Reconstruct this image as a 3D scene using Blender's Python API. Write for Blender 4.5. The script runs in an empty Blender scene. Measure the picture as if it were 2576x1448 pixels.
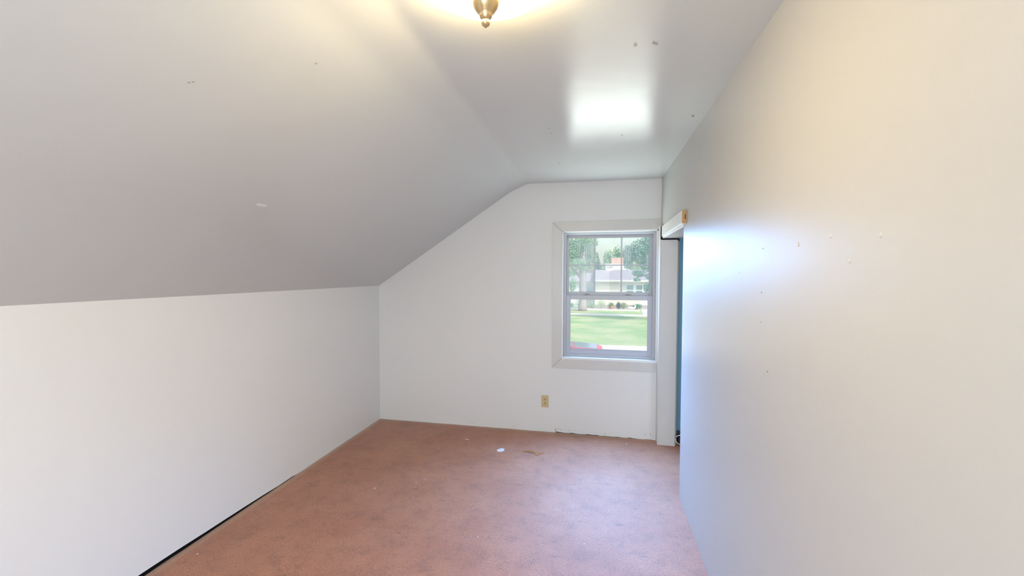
import bpy, bmesh, math, random
from mathutils import Vector, Matrix
random.seed(7)
S = bpy.context.scene
C = S.collection

# ------------------------------------------------------------------ camera
CAM_Z = 1.48
yaw, pitch, roll = 0.2005, 0.0345, 0.0024
fwd = Vector((-math.sin(yaw)*math.cos(pitch), math.cos(yaw)*math.cos(pitch), -math.sin(pitch)))
rgt = Vector((math.cos(yaw), math.sin(yaw), 0)); upv = rgt.cross(fwd)
r2 = math.cos(roll)*rgt + math.sin(roll)*upv; u2 = -math.sin(roll)*rgt + math.cos(roll)*upv
cam = bpy.data.cameras.new('camera'); camo = bpy.data.objects.new('camera', cam); C.objects.link(camo)
cam.sensor_width = 36; cam.lens = 36*1044.33/2576; cam.clip_start = .02; cam.clip_end = 500
camo.matrix_world = Matrix(((r2.x, u2.x, -fwd.x, 0), (r2.y, u2.y, -fwd.y, 0), (r2.z, u2.z, -fwd.z, CAM_Z), (0, 0, 0, 1)))
S.camera = camo

# ------------------------------------------------------------------ world, sun, exposure
S.view_settings.view_transform = 'Standard'; S.view_settings.look = 'None'
S.view_settings.gamma = 1; S.view_settings.use_curve_mapping = False
S.view_settings.exposure = 0.0
w = bpy.data.worlds.new('world'); S.world = w; w.use_nodes = True
nt = w.node_tree; bg = nt.nodes['Background']
sky = nt.nodes.new('ShaderNodeTexSky'); sky.sky_type = 'NISHITA'; sky.sun_disc = False
sky.sun_elevation = math.radians(48); sky.sun_rotation = math.radians(140); sky.dust_density = 2.5; sky.air_density = 1.2
nt.links.new(sky.outputs[0], bg.inputs[0]); bg.inputs[1].default_value = 0.30

def lamp(name, kind, energy, color, loc, direction, **kw):
    l = bpy.data.lights.new(name, kind); l.energy = energy; l.color = color
    for k, v in kw.items(): setattr(l, k, v)
    o = bpy.data.objects.new(name, l); C.objects.link(o); o.location = loc
    o.rotation_euler = Vector(direction).to_track_quat('-Z', 'Y').to_euler()
    return o
lamp('sun', 'SUN', 2.4, (1, .95, .86), (20, -20, 40), (-.62, .5, -.78), angle=.01)
# daylight entering by the front window: blue from the sky downwards, green from the lawns upwards
WX, WZ = .105, 1.29
for k in range(12):
    z = WZ - .484 + k*.088
    lamp('sky_daylight', 'AREA', .6 + 7.8*(k/11)**1.8, (.19, .46, 1.0), (WX, 3.856, z), (0, -.74, -.67), shape='RECTANGLE', size=.70, size_y=.113, spread=math.radians(96))
    lamp('lawn_daylight', 'AREA', .03 + .82*(k/11)**4, (.78, 1.0, .95), (WX, 3.856, z), (0, -.74, .67), shape='RECTANGLE', size=.70, size_y=.113, spread=math.radians(125))
lamp('front_daylight', 'AREA', 3.0, (1, .90, .76), (WX, 3.862, WZ), (0, -1, 0), shape='RECTANGLE', size=.70, size_y=1.06)
# next room: added fill, no source seen; rear: daylight of the window behind the camera
lamp('next_room_fill', 'AREA', 9, (.92, .97, 1), (1.6, 1.56, 1.4), (0, 1, 0), shape='RECTANGLE', size=.8, size_y=1.0)
lamp('rear_daylight', 'AREA', 66, (.80, .93, 1), (-.35, -1.53, 1.25), (0, 1, -.08), shape='RECTANGLE', size=1.25, size_y=1.15)
LAMP_EMIT = 47.0

# ------------------------------------------------------------------ material helpers
MATS = {}
def mat(name, col, rough=.5, spec=.5, metal=0, bump=None, var=None, extra=None):
    m = bpy.data.materials.new(name); m.use_nodes = True; n = m.node_tree; b = n.nodes['Principled BSDF']
    b.inputs['Base Color'].default_value = (*col, 1); b.inputs['Roughness'].default_value = rough
    b.inputs['Specular IOR Level'].default_value = spec; b.inputs['Metallic'].default_value = metal
    tc = n.nodes.new('ShaderNodeTexCoord')
    if var:   # (scale, amount)
        nz = n.nodes.new('ShaderNodeTexNoise'); nz.inputs['Scale'].default_value = var[0]; nz.inputs['Detail'].default_value = 5
        n.links.new(tc.outputs['Object'], nz.inputs['Vector'])
        mp = n.nodes.new('ShaderNodeMapRange'); mp.inputs[1].default_value = .25; mp.inputs[2].default_value = .75
        mp.inputs[3].default_value = 1-var[1]; mp.inputs[4].default_value = 1+var[1]
        n.links.new(nz.outputs[0], mp.inputs[0])
        mx = n.nodes.new('ShaderNodeVectorMath'); mx.operation = 'SCALE'; mx.inputs[0].default_value = col
        n.links.new(mp.outputs[0], mx.inputs['Scale']); n.links.new(mx.outputs[0], b.inputs['Base Color'])
    if bump:  # list of (scale, distance)
        prev = None
        for sc, d in bump:
            nz = n.nodes.new('ShaderNodeTexNoise'); nz.inputs['Scale'].default_value = sc; nz.inputs['Detail'].default_value = 3
            n.links.new(tc.outputs['Object'], nz.inputs['Vector'])
            bp = n.nodes.new('ShaderNodeBump'); bp.inputs['Distance'].default_value = d; bp.inputs['Strength'].default_value = 1
            n.links.new(nz.outputs[0], bp.inputs['Height'])
            if prev: n.links.new(prev.outputs[0], bp.inputs['Normal'])
            prev = bp
        n.links.new(prev.outputs[0], b.inputs['Normal'])
    if extra: extra(m, n, b, tc)
    MATS[name] = m
    return m

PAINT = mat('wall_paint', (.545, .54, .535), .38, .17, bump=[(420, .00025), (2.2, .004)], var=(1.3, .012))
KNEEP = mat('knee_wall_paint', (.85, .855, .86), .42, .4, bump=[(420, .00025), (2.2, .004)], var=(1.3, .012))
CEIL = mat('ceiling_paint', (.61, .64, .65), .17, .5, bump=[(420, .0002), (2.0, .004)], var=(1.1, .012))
BACKP = mat('gable_paint', (.76, .755, .755), .42, .4, bump=[(420, .00025), (2.2, .004)], var=(1.3, .015))
TRIM = mat('trim_paint', (.63, .615, .605), .33, .5, bump=[(60, .0003)], var=(6, .015))
BOARD = mat('header_paint', (.80, .80, .80), .33, .5, bump=[(60, .0003)])
VINYL = mat('window_vinyl', (.475, .48, .525), .35, .5)
BLUE = mat('blue_paint', (.16, .34, .46), .5, .4, bump=[(300, .0003)], var=(3, .04))
DARK = mat('subfloor_gap_shade', (.012, .012, .014), .9, .1)  # near-black for the subfloor and for shade painted into gaps
DARKB = mat('dark_skirting', (.04, .07, .085), .5, .4)
def woodx(m, n, b, tc):
    wv = n.nodes.new('ShaderNodeTexWave'); wv.inputs['Scale'].default_value = 60; wv.inputs['Distortion'].default_value = 5
    n.links.new(tc.outputs['Object'], wv.inputs['Vector'])
    cr = n.nodes.new('ShaderNodeValToRGB'); cr.color_ramp.elements[0].color = (.42, .24, .10, 1); cr.color_ramp.elements[1].color = (.62, .40, .19, 1)
    n.links.new(wv.outputs[0], cr.inputs[0]); n.links.new(cr.outputs[0], b.inputs['Base Color'])
FADE = mat('scuff_grey', (.34, .31, .28), .8, .2)
RAW = mat('raw_wood', (.55, .34, .15), .8, .2, extra=woodx)
TAN = mat('ivory_plastic', (.60, .47, .25), .4, .5)
SLOT = mat('slot_dark', (.05, .03, .012), .8, .2)
BRASS = mat('antique_brass', (.62, .47, .27), .32, .5, metal=1, var=(25, .08))
CREAM = mat('cable_plastic', (.78, .76, .66), .5, .4)
BLACKP = mat('black_plastic', (.015, .016, .018), .45, .4)

def carpetx(m, n, b, tc):
    N = n.nodes.new; Lk = n.links.new
    def noise(sc, det, rough=.6, vec=None):
        z = N('ShaderNodeTexNoise'); z.inputs['Scale'].default_value = sc; z.inputs['Detail'].default_value = det; z.inputs['Roughness'].default_value = rough
        Lk((vec or tc).outputs['Object' if vec is None else 0], z.inputs['Vector']); return z
    big = noise(2.6, 6, .62); mid = noise(9, 5, .7); fine = noise(290, 2, .6); tuft = noise(95, 4, .8)
    mp = N('ShaderNodeMapping'); mp.inputs['Scale'].default_value = (9, 24, 1); mp.inputs['Rotation'].default_value = (0, 0, -.35); Lk(tc.outputs['Object'], mp.inputs['Vector'])
    strk = noise(1.0, 6, .7, mp)
    def ramp(src, stops):
        r = N('ShaderNodeValToRGB'); e = r.color_ramp.elements
        while len(e) < len(stops): e.new(.5)
        for i, (p, c) in enumerate(stops): e[i].position = p; e[i].color = (c, c, c, 1) if not isinstance(c, tuple) else (*c, 1)
        Lk(src.outputs[0], r.inputs[0]); return r
    def mul(a, c, f=1):
        x = N('ShaderNodeMix'); x.data_type = 'RGBA'; x.blend_type = 'MULTIPLY'; x.inputs[0].default_value = f
        Lk(a, x.inputs[6]); Lk(c, x.inputs[7]); return x.outputs[2]
    base = ramp(big, [(.3, (.365, .128, .052)), (.7, (.455, .188, .092))])
    col = mul(base.outputs[0], ramp(strk, [(.29, .52), (.40, .98), (.6, 1.03)]).outputs[0])
    col = mul(col, ramp(mid, [(.32, .80), (.5, 1.0), (.7, 1.06)]).outputs[0])
    col = mul(col, ramp(fine, [(.34, .38), (.48, 1.0), (.68, 1.4)]).outputs[0], .95)
    col = mul(col, ramp(tuft, [(.33, .62), (.47, 1.0), (.7, 1.15)]).outputs[0], .8)
    sp = N('ShaderNodeSeparateXYZ'); Lk(tc.outputs['Object'], sp.inputs[0])
    def edge(sock, a0, a1):
        r = N('ShaderNodeMapRange'); r.interpolation_type = 'SMOOTHSTEP'; r.inputs[1].default_value = a0; r.inputs[2].default_value = a1; Lk(sock, r.inputs[0]); return r.outputs[0]
    mxm = N('ShaderNodeMath'); mxm.operation = 'MAXIMUM'; Lk(edge(sp.outputs[1], 3.775, 3.835), mxm.inputs[0]); Lk(edge(sp.outputs[0], -2.085, -2.14), mxm.inputs[1])
    mm = N('ShaderNodeMath'); mm.operation = 'MULTIPLY'; Lk(mxm.outputs[0], mm.inputs[0]); Lk(tuft.outputs[0], mm.inputs[1])
    dust = N('ShaderNodeMix'); dust.data_type = 'RGBA'; Lk(mm.outputs[0], dust.inputs[0]); Lk(col, dust.inputs[6]); dust.inputs[7].default_value = (.50, .36, .24, 1)
    Lk(dust.outputs[2], b.inputs['Base Color'])
    b.inputs['Sheen Weight'].default_value = .5; b.inputs['Sheen Roughness'].default_value = .3; b.inputs['Sheen Tint'].default_value = (.92, .9, 1, 1)
    b1 = N('ShaderNodeBump'); b1.inputs['Distance'].default_value = .003; b1.inputs['Strength'].default_value = .5; Lk(fine.outputs[0], b1.inputs['Height'])
    b2 = N('ShaderNodeBump'); b2.inputs['Distance'].default_value = .004; b2.inputs['Strength'].default_value = .25; Lk(tuft.outputs[0], b2.inputs['Height']); Lk(b1.outputs[0], b2.inputs['Normal'])
    Lk(b2.outputs[0], b.inputs['Normal'])
CARPET = mat('rose_carpet', (.35, .19, .14), .66, .9, extra=carpetx)

def glassmat(name, haze):  # haze also paints in the washed-out look of the bright view
    m = bpy.data.materials.new(name); m.use_nodes = True; n = m.node_tree; n.nodes.clear(); N = n.nodes.new
    out = N('ShaderNodeOutputMaterial'); tr = N('ShaderNodeBsdfTransparent'); gl = N('ShaderNodeBsdfGlossy'); gl.inputs['Roughness'].default_value = .02
    fr = N('ShaderNodeFresnel'); fr.inputs[0].default_value = 1.2
    m1 = N('ShaderNodeMixShader'); n.links.new(fr.outputs[0], m1.inputs[0]); n.links.new(tr.outputs[0], m1.inputs[1]); n.links.new(gl.outputs[0], m1.inputs[2])
    tl = N('ShaderNodeBsdfTranslucent'); tl.inputs[0].default_value = (.92, .97, 1, 1)
    tc = N('ShaderNodeTexCoord'); nz = N('ShaderNodeTexNoise'); nz.inputs['Scale'].default_value = 5; nz.inputs['Detail'].default_value = 4
    n.links.new(tc.outputs['Object'], nz.inputs['Vector'])
    mr = N('ShaderNodeMapRange'); mr.inputs[1].default_value = .3; mr.inputs[2].default_value = .7; mr.inputs[3].default_value = haze*.7; mr.inputs[4].default_value = haze*1.3
    n.links.new(nz.outputs[0], mr.inputs[0])
    m2 = N('ShaderNodeMixShader'); n.links.new(mr.outputs[0], m2.inputs[0]); n.links.new(m1.outputs[0], m2.inputs[1]); n.links.new(tl.outputs[0], m2.inputs[2])
    n.links.new(m2.outputs[0], out.inputs[0]); return m
GLASS = glassmat('window_glass', .10)
GLASSU = glassmat('fogged_veil_glass', .22)  # real fogging plus the painted veil of overexposure
DRIP = glassmat('dried_drips', .62)

_n = DRIP.node_tree; _o = _n.nodes['Material Output']; _m = _n.nodes.new('ShaderNodeMixShader'); _d = _n.nodes.new('ShaderNodeBsdfDiffuse'); _d.inputs[0].default_value = (.95, .97, .98, 1)
_l = _o.inputs[0].links[0].from_socket; _m.inputs[0].default_value = .55; _n.links.new(_l, _m.inputs[1]); _n.links.new(_d.outputs[0], _m.inputs[2]); _n.links.new(_m.outputs[0], _o.inputs[0])
def emitmat(name, col, st):
    m = bpy.data.materials.new(name); m.use_nodes = True; b = m.node_tree.nodes['Principled BSDF']
    b.inputs['Base Color'].default_value = (.9, .88, .84, 1); b.inputs['Roughness'].default_value = .3
    b.inputs['Emission Color'].default_value = (*col, 1); b.inputs['Emission Strength'].default_value = st; return m
BOWL = emitmat('lit_alabaster_glass', (1, .78, .42), LAMP_EMIT)

# ------------------------------------------------------------------ mesh helpers
def link(name, me, m, parent=None, smooth=False):
    o = bpy.data.objects.new(name, me); C.objects.link(o)
    if m is not None:
        for q in (m if isinstance(m, (list, tuple)) else [m]): me.materials.append(q)
    if parent is not None: o.parent = parent
    if smooth:
        for p in me.polygons: p.use_smooth = True
    return o
def obj(name, bm, m, parent=None, smooth=False, bevel=0):
    if bevel: bmesh.ops.bevel(bm, geom=list(bm.edges), offset=bevel, segments=2, affect='EDGES', profile=.6)
    bmesh.ops.recalc_face_normals(bm, faces=bm.faces)
    me = bpy.data.meshes.new(name); bm.to_mesh(me); bm.free()
    return link(name, me, m, parent, smooth)
def box(bm, x0, x1, y0, y1, z0, z1):
    v = [bm.verts.new(p) for p in ((x0,y0,z0),(x1,y0,z0),(x1,y1,z0),(x0,y1,z0),(x0,y0,z1),(x1,y0,z1),(x1,y1,z1),(x0,y1,z1))]
    for f in ((0,3,2,1),(4,5,6,7),(0,1,5,4),(1,2,6,5),(2,3,7,6),(3,0,4,7)): bm.faces.new([v[i] for i in f])
    return v
def boxes(*bs):
    bm = bmesh.new()
    for b in bs: box(bm, *b)
    return bm
def prism(bm, pts, axis, a, b):   # pts 2-D polygon; axis = extrusion axis
    def P(p, t): return {'x': (t, p[0], p[1]), 'y': (p[0], t, p[1]), 'z': (p[0], p[1], t)}[axis]
    A = [bm.verts.new(P(p, a)) for p in pts]; B = [bm.verts.new(P(p, b)) for p in pts]
    bm.faces.new(A); bm.faces.new(B[::-1]); n = len(pts)
    for i in range(n): bm.faces.new((A[i], B[i], B[(i+1) % n], A[(i+1) % n]))
def lathe(bm, prof, seg=48, c=(0, 0)):
    rings = []
    for r, z in prof:
        rings.append([bm.verts.new((c[0]+r*math.cos(2*math.pi*i/seg), c[1]+r*math.sin(2*math.pi*i/seg), z)) for i in range(seg)] if r > 1e-6 else [bm.verts.new((c[0], c[1], z))])
    for a, b in zip(rings, rings[1:]):
        for i in range(seg):
            j = (i+1) % seg
            if len(a) == 1: bm.faces.new((a[0], b[i], b[j]))
            elif len(b) == 1: bm.faces.new((a[i], b[0], a[j]))
            else: bm.faces.new((a[i], b[i], b[j], a[j]))
def tube(bm, pts, rad, seg=8):
    rings = []
    pts = [Vector(p) for p in pts]
    for i, p in enumerate(pts):
        t = (pts[min(i+1, len(pts)-1)] - pts[max(i-1, 0)]).normalized()
        a = t.cross(Vector((0, 0, 1)) if abs(t.z) < .9 else Vector((1, 0, 0))).normalized(); b = t.cross(a)
        r = rad[i] if isinstance(rad, (list, tuple)) else rad
        rings.append([bm.verts.new(p + r*(a*math.cos(2*math.pi*k/seg) + b*math.sin(2*math.pi*k/seg))) for k in range(seg)])
    for a, b in zip(rings, rings[1:]):
        for k in range(seg): bm.faces.new((a[k], a[(k+1) % seg], b[(k+1) % seg], b[k]))
    bm.faces.new(rings[0][::-1]); bm.faces.new(rings[-1])
def tag(o, label, cat, group=None, kind=None):
    o['label'] = label; o['category'] = cat
    if group: o['group'] = group
    if kind: o['kind'] = kind
    return o
def empty(name, loc=(0, 0, 0), rz=0):
    o = bpy.data.objects.new(name, None); C.objects.link(o); o.location = loc; o.rotation_euler = (0, 0, rz); o.empty_display_size = .1; return o

# ------------------------------------------------------------------ room dimensions (metres)
XL, XR, YB, YF, ZC, ZK = -2.1495, .552, 3.836, -1.60, 2.313, 1.356
TH = .14                        # thickness of the right wall
OY0, OY1, OZ = 2.868, 3.737, 1.800     # doorway in the right wall
WX0, WX1, WZ0, WZ1 = -.306, .526, .700, 1.868   # window hole in the gable wall

# floor: one carpet running under the walls and into the next room
bm = bmesh.new()
nx, ny = 60, 66
x0, x1, y0, y1 = -2.30, 2.6, -1.75, 4.05
vv = [[bm.verts.new((x0+(x1-x0)*i/nx, y0+(y1-y0)*j/ny, random.uniform(-.0012, .0012))) for i in range(nx+1)] for j in range(ny+1)]
for j in range(ny):
    for i in range(nx): bm.faces.new((vv[j][i], vv[j][i+1], vv[j+1][i+1], vv[j+1][i]))
floor = tag(obj('floor', bm, CARPET, smooth=True), 'worn rose brown carpet covering the floor', 'carpet', kind='structure')
tag(obj('floor_slab', boxes((-2.30, 2.6, -1.75, 4.05, -.14, -.02)), DARK), 'dark subfloor under the rose carpet', 'subfloor', kind='structure')

# left knee wall, its foot lifted off the carpet towards the viewer
bm = bmesh.new()
n = 40; pts = []
for i in range(n+1):
    y = YF-.1 + (YB - YF + .1)*i/n
    g = .022*min(1, max(0, (2.72-y)/1.1)) + (random.uniform(0, .004) if y < 2.7 else 0)
    pts.append((y, .0 + g if y < 2.72 else -.01))
pts += [(YB, ZK+.05), (YF-.1, ZK+.05)]
prism(bm, pts, 'x', XL-.10, XL)
_gap = boxes((XL-.1, XL-.003, YF, 2.74, -.012, .0035))
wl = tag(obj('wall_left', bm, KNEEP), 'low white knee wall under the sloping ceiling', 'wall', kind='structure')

obj('gap_shade_strip', _gap, DARK, wl)  # dark strip standing in for the shade under the lifted wall foot
# gable wall with the window hole
bm = boxes((XL-.1, WX0, YB, YB+.17, -.02, 2.5), (WX1, .688, YB, YB+.17, -.02, 2.5),
           (WX0, WX1, YB, YB+.17, -.02, WZ0), (WX0, WX1, YB, YB+.17, WZ1, 2.5))
wb = tag(obj('wall_back', bm, BACKP), 'off-white gable wall around the window', 'wall', kind='structure')
# patched drywall sheet at the foot of the gable wall, right of a short seam
bm = bmesh.new()
pts = [(-.356, .010)] + [(-.356+.885*i/24, .006+random.uniform(-.003, .003)-.004*(i/24)) for i in range(1, 25)] + [(.529, .036), (-.360, .038)]
prism(bm, pts, 'y', YB-.0035, YB+.01)
obj('patch_strip', bm, BACKP, wb)
obj('gap_shade_strip', boxes((-.356, .53, YB-.0015, YB+.02, -.01, .0085)), DARK, wb)  # dark strip painted in as shade below the patched sheet
obj('seam', boxes((-.3625, -.3585, YB-.002, YB+.01, .006, .037)), SLOT, wb)
for x, z in ((-1.171,.029),(-.757,.029),(-.315,.033),(-.231,.029),(.09,.024),(.485,.052),(-.335,.036),(.44,.046)):
    bm = bmesh.new(); bmesh.ops.create_circle(bm, cap_ends=True, segments=10, radius=.0032)
    o = obj('nail_hole', bm, SLOT, wb); o.rotation_euler = (math.pi/2, 0, 0); o.location = (x, YB-.0042, z)

# right wall with the doorway
bm = boxes((XR, XR+TH, YF-.1, OY0, -.02, ZC+.02), (XR, XR+TH, OY0, OY1, OZ, ZC+.02), (XR, .672, OY1, YB, -.02, ZC+.02))
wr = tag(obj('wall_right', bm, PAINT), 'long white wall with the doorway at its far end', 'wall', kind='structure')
for y, z, r in ((1.922,1.619,.0022),(1.549,1.567,.0026),(1.783,1.487,.0022),(1.554,1.418,.0026),(1.555,1.316,.002),(1.488,1.162,.0026),(1.298,1.568,.0016),(1.563,1.16,.0018)):
    bm = bmesh.new(); bmesh.ops.create_circle(bm, cap_ends=True, segments=10, radius=r)
    o = obj('nail_hole', bm, MATS['raw_wood'] if r < .002 else SLOT, wr); o.rotation_euler = (0, -math.pi/2, 0); o.location = (XR-.0006, y, z)
for y, z in ((1.057,1.51),(1.136,1.572),(.956,1.558),(1.30,1.562)):   # popped nail heads under the paint
    bm = bmesh.new(); bmesh.ops.create_uvsphere(bm, u_segments=12, v_segments=6, radius=.0045)
    bmesh.ops.scale(bm, vec=(.35, 1, 1.2), verts=bm.verts); o = obj('nail_pop', bm, PAINT, wr, smooth=True); o.location = (XR, y, z)

# ceiling: flat part, soft taped crease, slope down to the knee wall
sl = (ZC-ZK)/(-.6901-XL)
prof = [(XR+TH, ZC), (.62, ZC), (.57, ZC), (.40, ZC), (-.10, ZC), (-.55, ZC), (-.595, ZC)]
def fillet(A, B, D, n=4):
    for i in range(n+1):
        t = i/n; q = (1-t)**2*Vector(A) + 2*t*(1-t)*Vector(B) + t*t*Vector(D); prof.append((q.x, q.y))
def zs(x): return ZK + (x-XL)*sl
fillet((-.608, ZC), (-.635, ZC), (-.660, ZC-.0105))
prof.append((-.71, ZC-.0318))
fillet((-.765, zs(-.79)+.0108), (-.79, zs(-.79)), (-.82, zs(-.82)))
for x in (-.84, -.90, -1.1, -1.4, -1.8, XL, XL-.14): prof.append((x, zs(x)))
bm = bmesh.new()
ys = [YF-.1 + (YB-YF+.1)*j/40 for j in range(41)] + [YB+.03]
rows = []
for j, y in enumerate(ys):
    row = []
    for i, (x, z) in enumerate(prof):
        wob = .0022*math.sin(y*2.1+x*3) + .0015*math.sin(y*4.7-x*5) if -1.9 < x < .4 and j not in (0, 40, 41) else 0
        if -.9 < x < -.55 and j not in (0,): wob += -.002*math.exp(-((x+.70)/.05)**2)*(1+.6*math.sin(y*3))
        row.append(bm.verts.new((x, y, z + wob)))
    rows.append(row)
for a, b in zip(rows, rows[1:]):
    for i in range(len(prof)-1): bm.faces.new((a[i], b[i], b[i+1], a[i+1]))
top = [bm.verts.new((x, y, 2.75)) for x, y in ((prof[0][0], ys[0]), (prof[0][0], ys[-1]), (prof[-1][0], ys[-1]), (prof[-1][0], ys[0]))]
bm.faces.new(top)
bm.faces.new((rows[0][0], top[0], top[1], rows[-1][0]) if False else [top[0], top[1]] + [r[0] for r in rows[::-1]])
bm.faces.new([top[2], top[3]] + [r[-1] for r in rows])
bm.faces.new([top[3], top[0]] + rows[0]); bm.faces.new([top[1], top[2]] + rows[-1][::-1])
ce = obj('ceiling', bm, CEIL)
for p in ce.data.polygons: p.use_smooth = p.normal.z < .5 and len(p.vertices) == 4
tag(ce, 'off-white glossy ceiling bending into a long slope', 'ceiling', kind='structure')
# scuffed filler patch and scratches on the slope
nrm = Vector((sl, 0, -1)).normalized(); tang = Vector((-1, 0, -sl)).normalized(); ydir = Vector((0, 1, 0))
def on_slope(x, y, off=.0015): return Vector((x, y, ZK+(x-XL)*sl)) + nrm*off
bm = bmesh.new(); c = on_slope(-1.49, 1.627)
vs = [bm.verts.new(c + ydir*(.032*math.cos(a)*k) + tang*(.010*math.sin(a)*k)) for i in range(14) for a, k in [(2*math.pi*i/14, random.uniform(.75, 1.15))]]
bm.faces.new(vs); obj('filler_patch', bm, BOARD, ce)

for x, y, dx, dy in ((.131,1.599,.006,.002),(.20,1.60,.010,.007),(.49,2.361,.006,.003),(-.276,2.399,.003,.003),(-.272,2.482,.003,.003),(.143,2.599,.003,.003),(-.282,3.165,.003,.003)):
    bm = bmesh.new(); prism(bm, [(-dx, -dy), (dx, dy-.002), (dx, dy), (-dx, -dy+.002)], 'z', -.001, .004); o = obj('ceiling_scuff', bm, FADE, ce); o.location = (x, y, ZC-.0035)
for x, y in ((-1.136,.987),(-1.130,.995),(-.908,1.231)):
    bm = bmesh.new(); bmesh.ops.create_icosphere(bm, subdivisions=1, radius=.004); o = obj('slope_nick', bm, FADE, ce); o.location = on_slope(x, y, .001)
# rear wall with a second window behind the viewer
RX0, RX1, RZ0, RZ1 = -.98, .28, .66, 1.84
bm = boxes((XL-.1, RX0, YF-.15, YF, -.02, 2.5), (RX1, XR+TH, YF-.15, YF, -.02, 2.5), (RX0, RX1, YF-.15, YF, -.02, RZ0), (RX0, RX1, YF-.15, YF, RZ1, 2.5))
tag(obj('wall_rear', bm, PAINT), 'white end wall behind the viewer', 'wall', kind='structure')
w2 = tag(empty('window_2', (-.35, YF, RZ0)), 'white window in the end wall behind the viewer', 'window', kind='structure')
def lp(o, parent):      # keep a world-built mesh in place under a shifted parent
    o.parent = parent; o.matrix_parent_inverse = Matrix.Translation(-Vector(parent.location)); return o
lp(obj('frame', boxes((RX0, RX0+.05, YF-.12, YF-.06, RZ0, RZ1), (RX1-.05, RX1, YF-.12, YF-.06, RZ0, RZ1), (RX0+.05, RX1-.05, YF-.12, YF-.06, RZ0, RZ0+.05),
   (RX0+.05, RX1-.05, YF-.12, YF-.06, RZ1-.05, RZ1), (RX0+.05, RX1-.05, YF-.12, YF-.06, 1.22, 1.27)), VINYL), w2)
lp(obj('pane', boxes((RX0+.05, RX1-.05, YF-.095, YF-.09, RZ0+.05, RZ1-.05)), GLASS), w2)
tag(obj('sun_block_eave', boxes((XL-.3, 1.2, YF-1.3, YF-.15, 2.1, 2.2)), TRIM), 'added eave keeping the sun out of the end wall window', 'eave', kind='structure')  # overhang added out of view to keep sun out of the rear window

# next room, painted blue, seen through the doorway
AX = 2.5
tag(obj('wall_next_room_back', boxes((.688, AX, YB, YB+.17, -.02, 2.5)), BLUE), 'blue wall of the next room seen through the doorway', 'wall', kind='structure')
tag(obj('wall_next_room_side', boxes((AX, AX+.1, 1.5, YB+.17, -.02, 2.5)), BLUE), 'blue side wall of the next room', 'wall', kind='structure')
tag(obj('wall_next_room_front', boxes((XR+TH, 1.2, 1.4, 1.5, -.02, 2.5), (2.0, AX+.1, 1.4, 1.5, -.02, 2.5), (1.2, 2.0, 1.4, 1.5, -.02, .9), (1.2, 2.0, 1.4, 1.5, 1.9, 2.5)), BLUE), 'blue front wall of the next room', 'wall', kind='structure')
w3 = tag(empty('fill_window', (1.6, 1.45, .9)), 'added white window that lights the next room', 'window', kind='structure')  # unseen window added to bring light onto the blue wall
lp(obj('frame', boxes((1.2, 1.25, 1.42, 1.48, .9, 1.9), (1.95, 2.0, 1.42, 1.48, .9, 1.9), (1.25, 1.95, 1.42, 1.48, .9, .95), (1.25, 1.95, 1.42, 1.48, 1.85, 1.9), (1.25, 1.95, 1.42, 1.48, 1.38, 1.42)), VINYL), w3)
lp(obj('pane', boxes((1.25, 1.95, 1.445, 1.45, .95, 1.85)), GLASS), w3)
tag(obj('ceiling_next_room', boxes((XR+TH, AX+.1, 1.4, YB+.17, 2.3, 2.5)), CEIL), 'white ceiling of the next room', 'ceiling', kind='structure')
tag(obj('baseboard_next_room', boxes((.690, AX, YB-.014, YB, 0, .105)), DARKB), 'dark blue baseboard of the next room', 'baseboard', kind='structure')

# ------------------------------------------------------------------ doorway trim
# head casing with a raw sawn end facing the room
bm = bmesh.new(); prism(bm, [(.527, 2.800), (XR+.002, 2.800), (XR+.002, 3.724), (.5400, 3.724)], 'z', 1.800, 1.884)
hd = obj('trim_1', bm, [BOARD, RAW])
for p in hd.data.polygons:
    if p.normal.y < -.9: p.material_index = 1
bv = hd.modifiers.new('b', 'BEVEL'); bv.width = .0015; bv.segments = 2
tag(hd, 'white head casing board with a raw sawn end over the doorway', 'door casing', kind='structure')
obj('end_notch', boxes((.5445, .5485, 2.7985, 2.802, 1.828, 1.858)), SLOT, hd)
obj('lip', boxes((.5415, .546, 2.803, 3.724, 1.7965, 1.8015)), BOARD, hd)
sf = obj('trim_2', boxes((.5475, XR+TH+.004, OY0, 3.724, 1.783, 1.8005)), BOARD)
tag(sf, 'white board lining the top of the doorway', 'door lining', kind='structure')
# far jamb: a board facing the room and the casing strip on its edge
jb = tag(empty('trim_3', (.62, OY1, 0)), 'tall off-white jamb post between window and doorway', 'door jamb', kind='structure')
lp(obj('jamb_board', boxes((.5415, .674, 3.733, YB, -.005, 1.771)), TRIM, bevel=.0015), jb)
lp(obj('casing_strip', boxes((.5290, .5415, 3.732, YB, -.005, 1.895)), TRIM, bevel=.001), jb)
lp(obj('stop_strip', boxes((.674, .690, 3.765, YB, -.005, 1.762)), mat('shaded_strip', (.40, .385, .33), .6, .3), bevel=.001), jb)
lp(obj('head_gap_shade', boxes((.5340, .5500, 3.7255, 3.7330, 1.780, 1.884), (.5340, .676, 3.7330, 3.745, 1.771, 1.80), (.534, .676, 3.7255, 3.7330, 1.774, 1.7835)), DARK), jb)  # dark strips painted in as the shade between casing and post
lp(obj('top_gap_shade', boxes((.676, .691, 3.764, 3.80, 1.762, 1.784)), DARK), jb)  # dark block painted in as the shaded gap above the stop strip
# near edge of the doorway lined with a thin bead
tag(obj('trim_4', boxes((XR+.001, XR+TH+.004, OY0-.004, OY0+.012, -.005, 1.784)), PAINT, bevel=.002), 'white edge of the long wall beside the doorway', 'door jamb', kind='structure')

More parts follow.
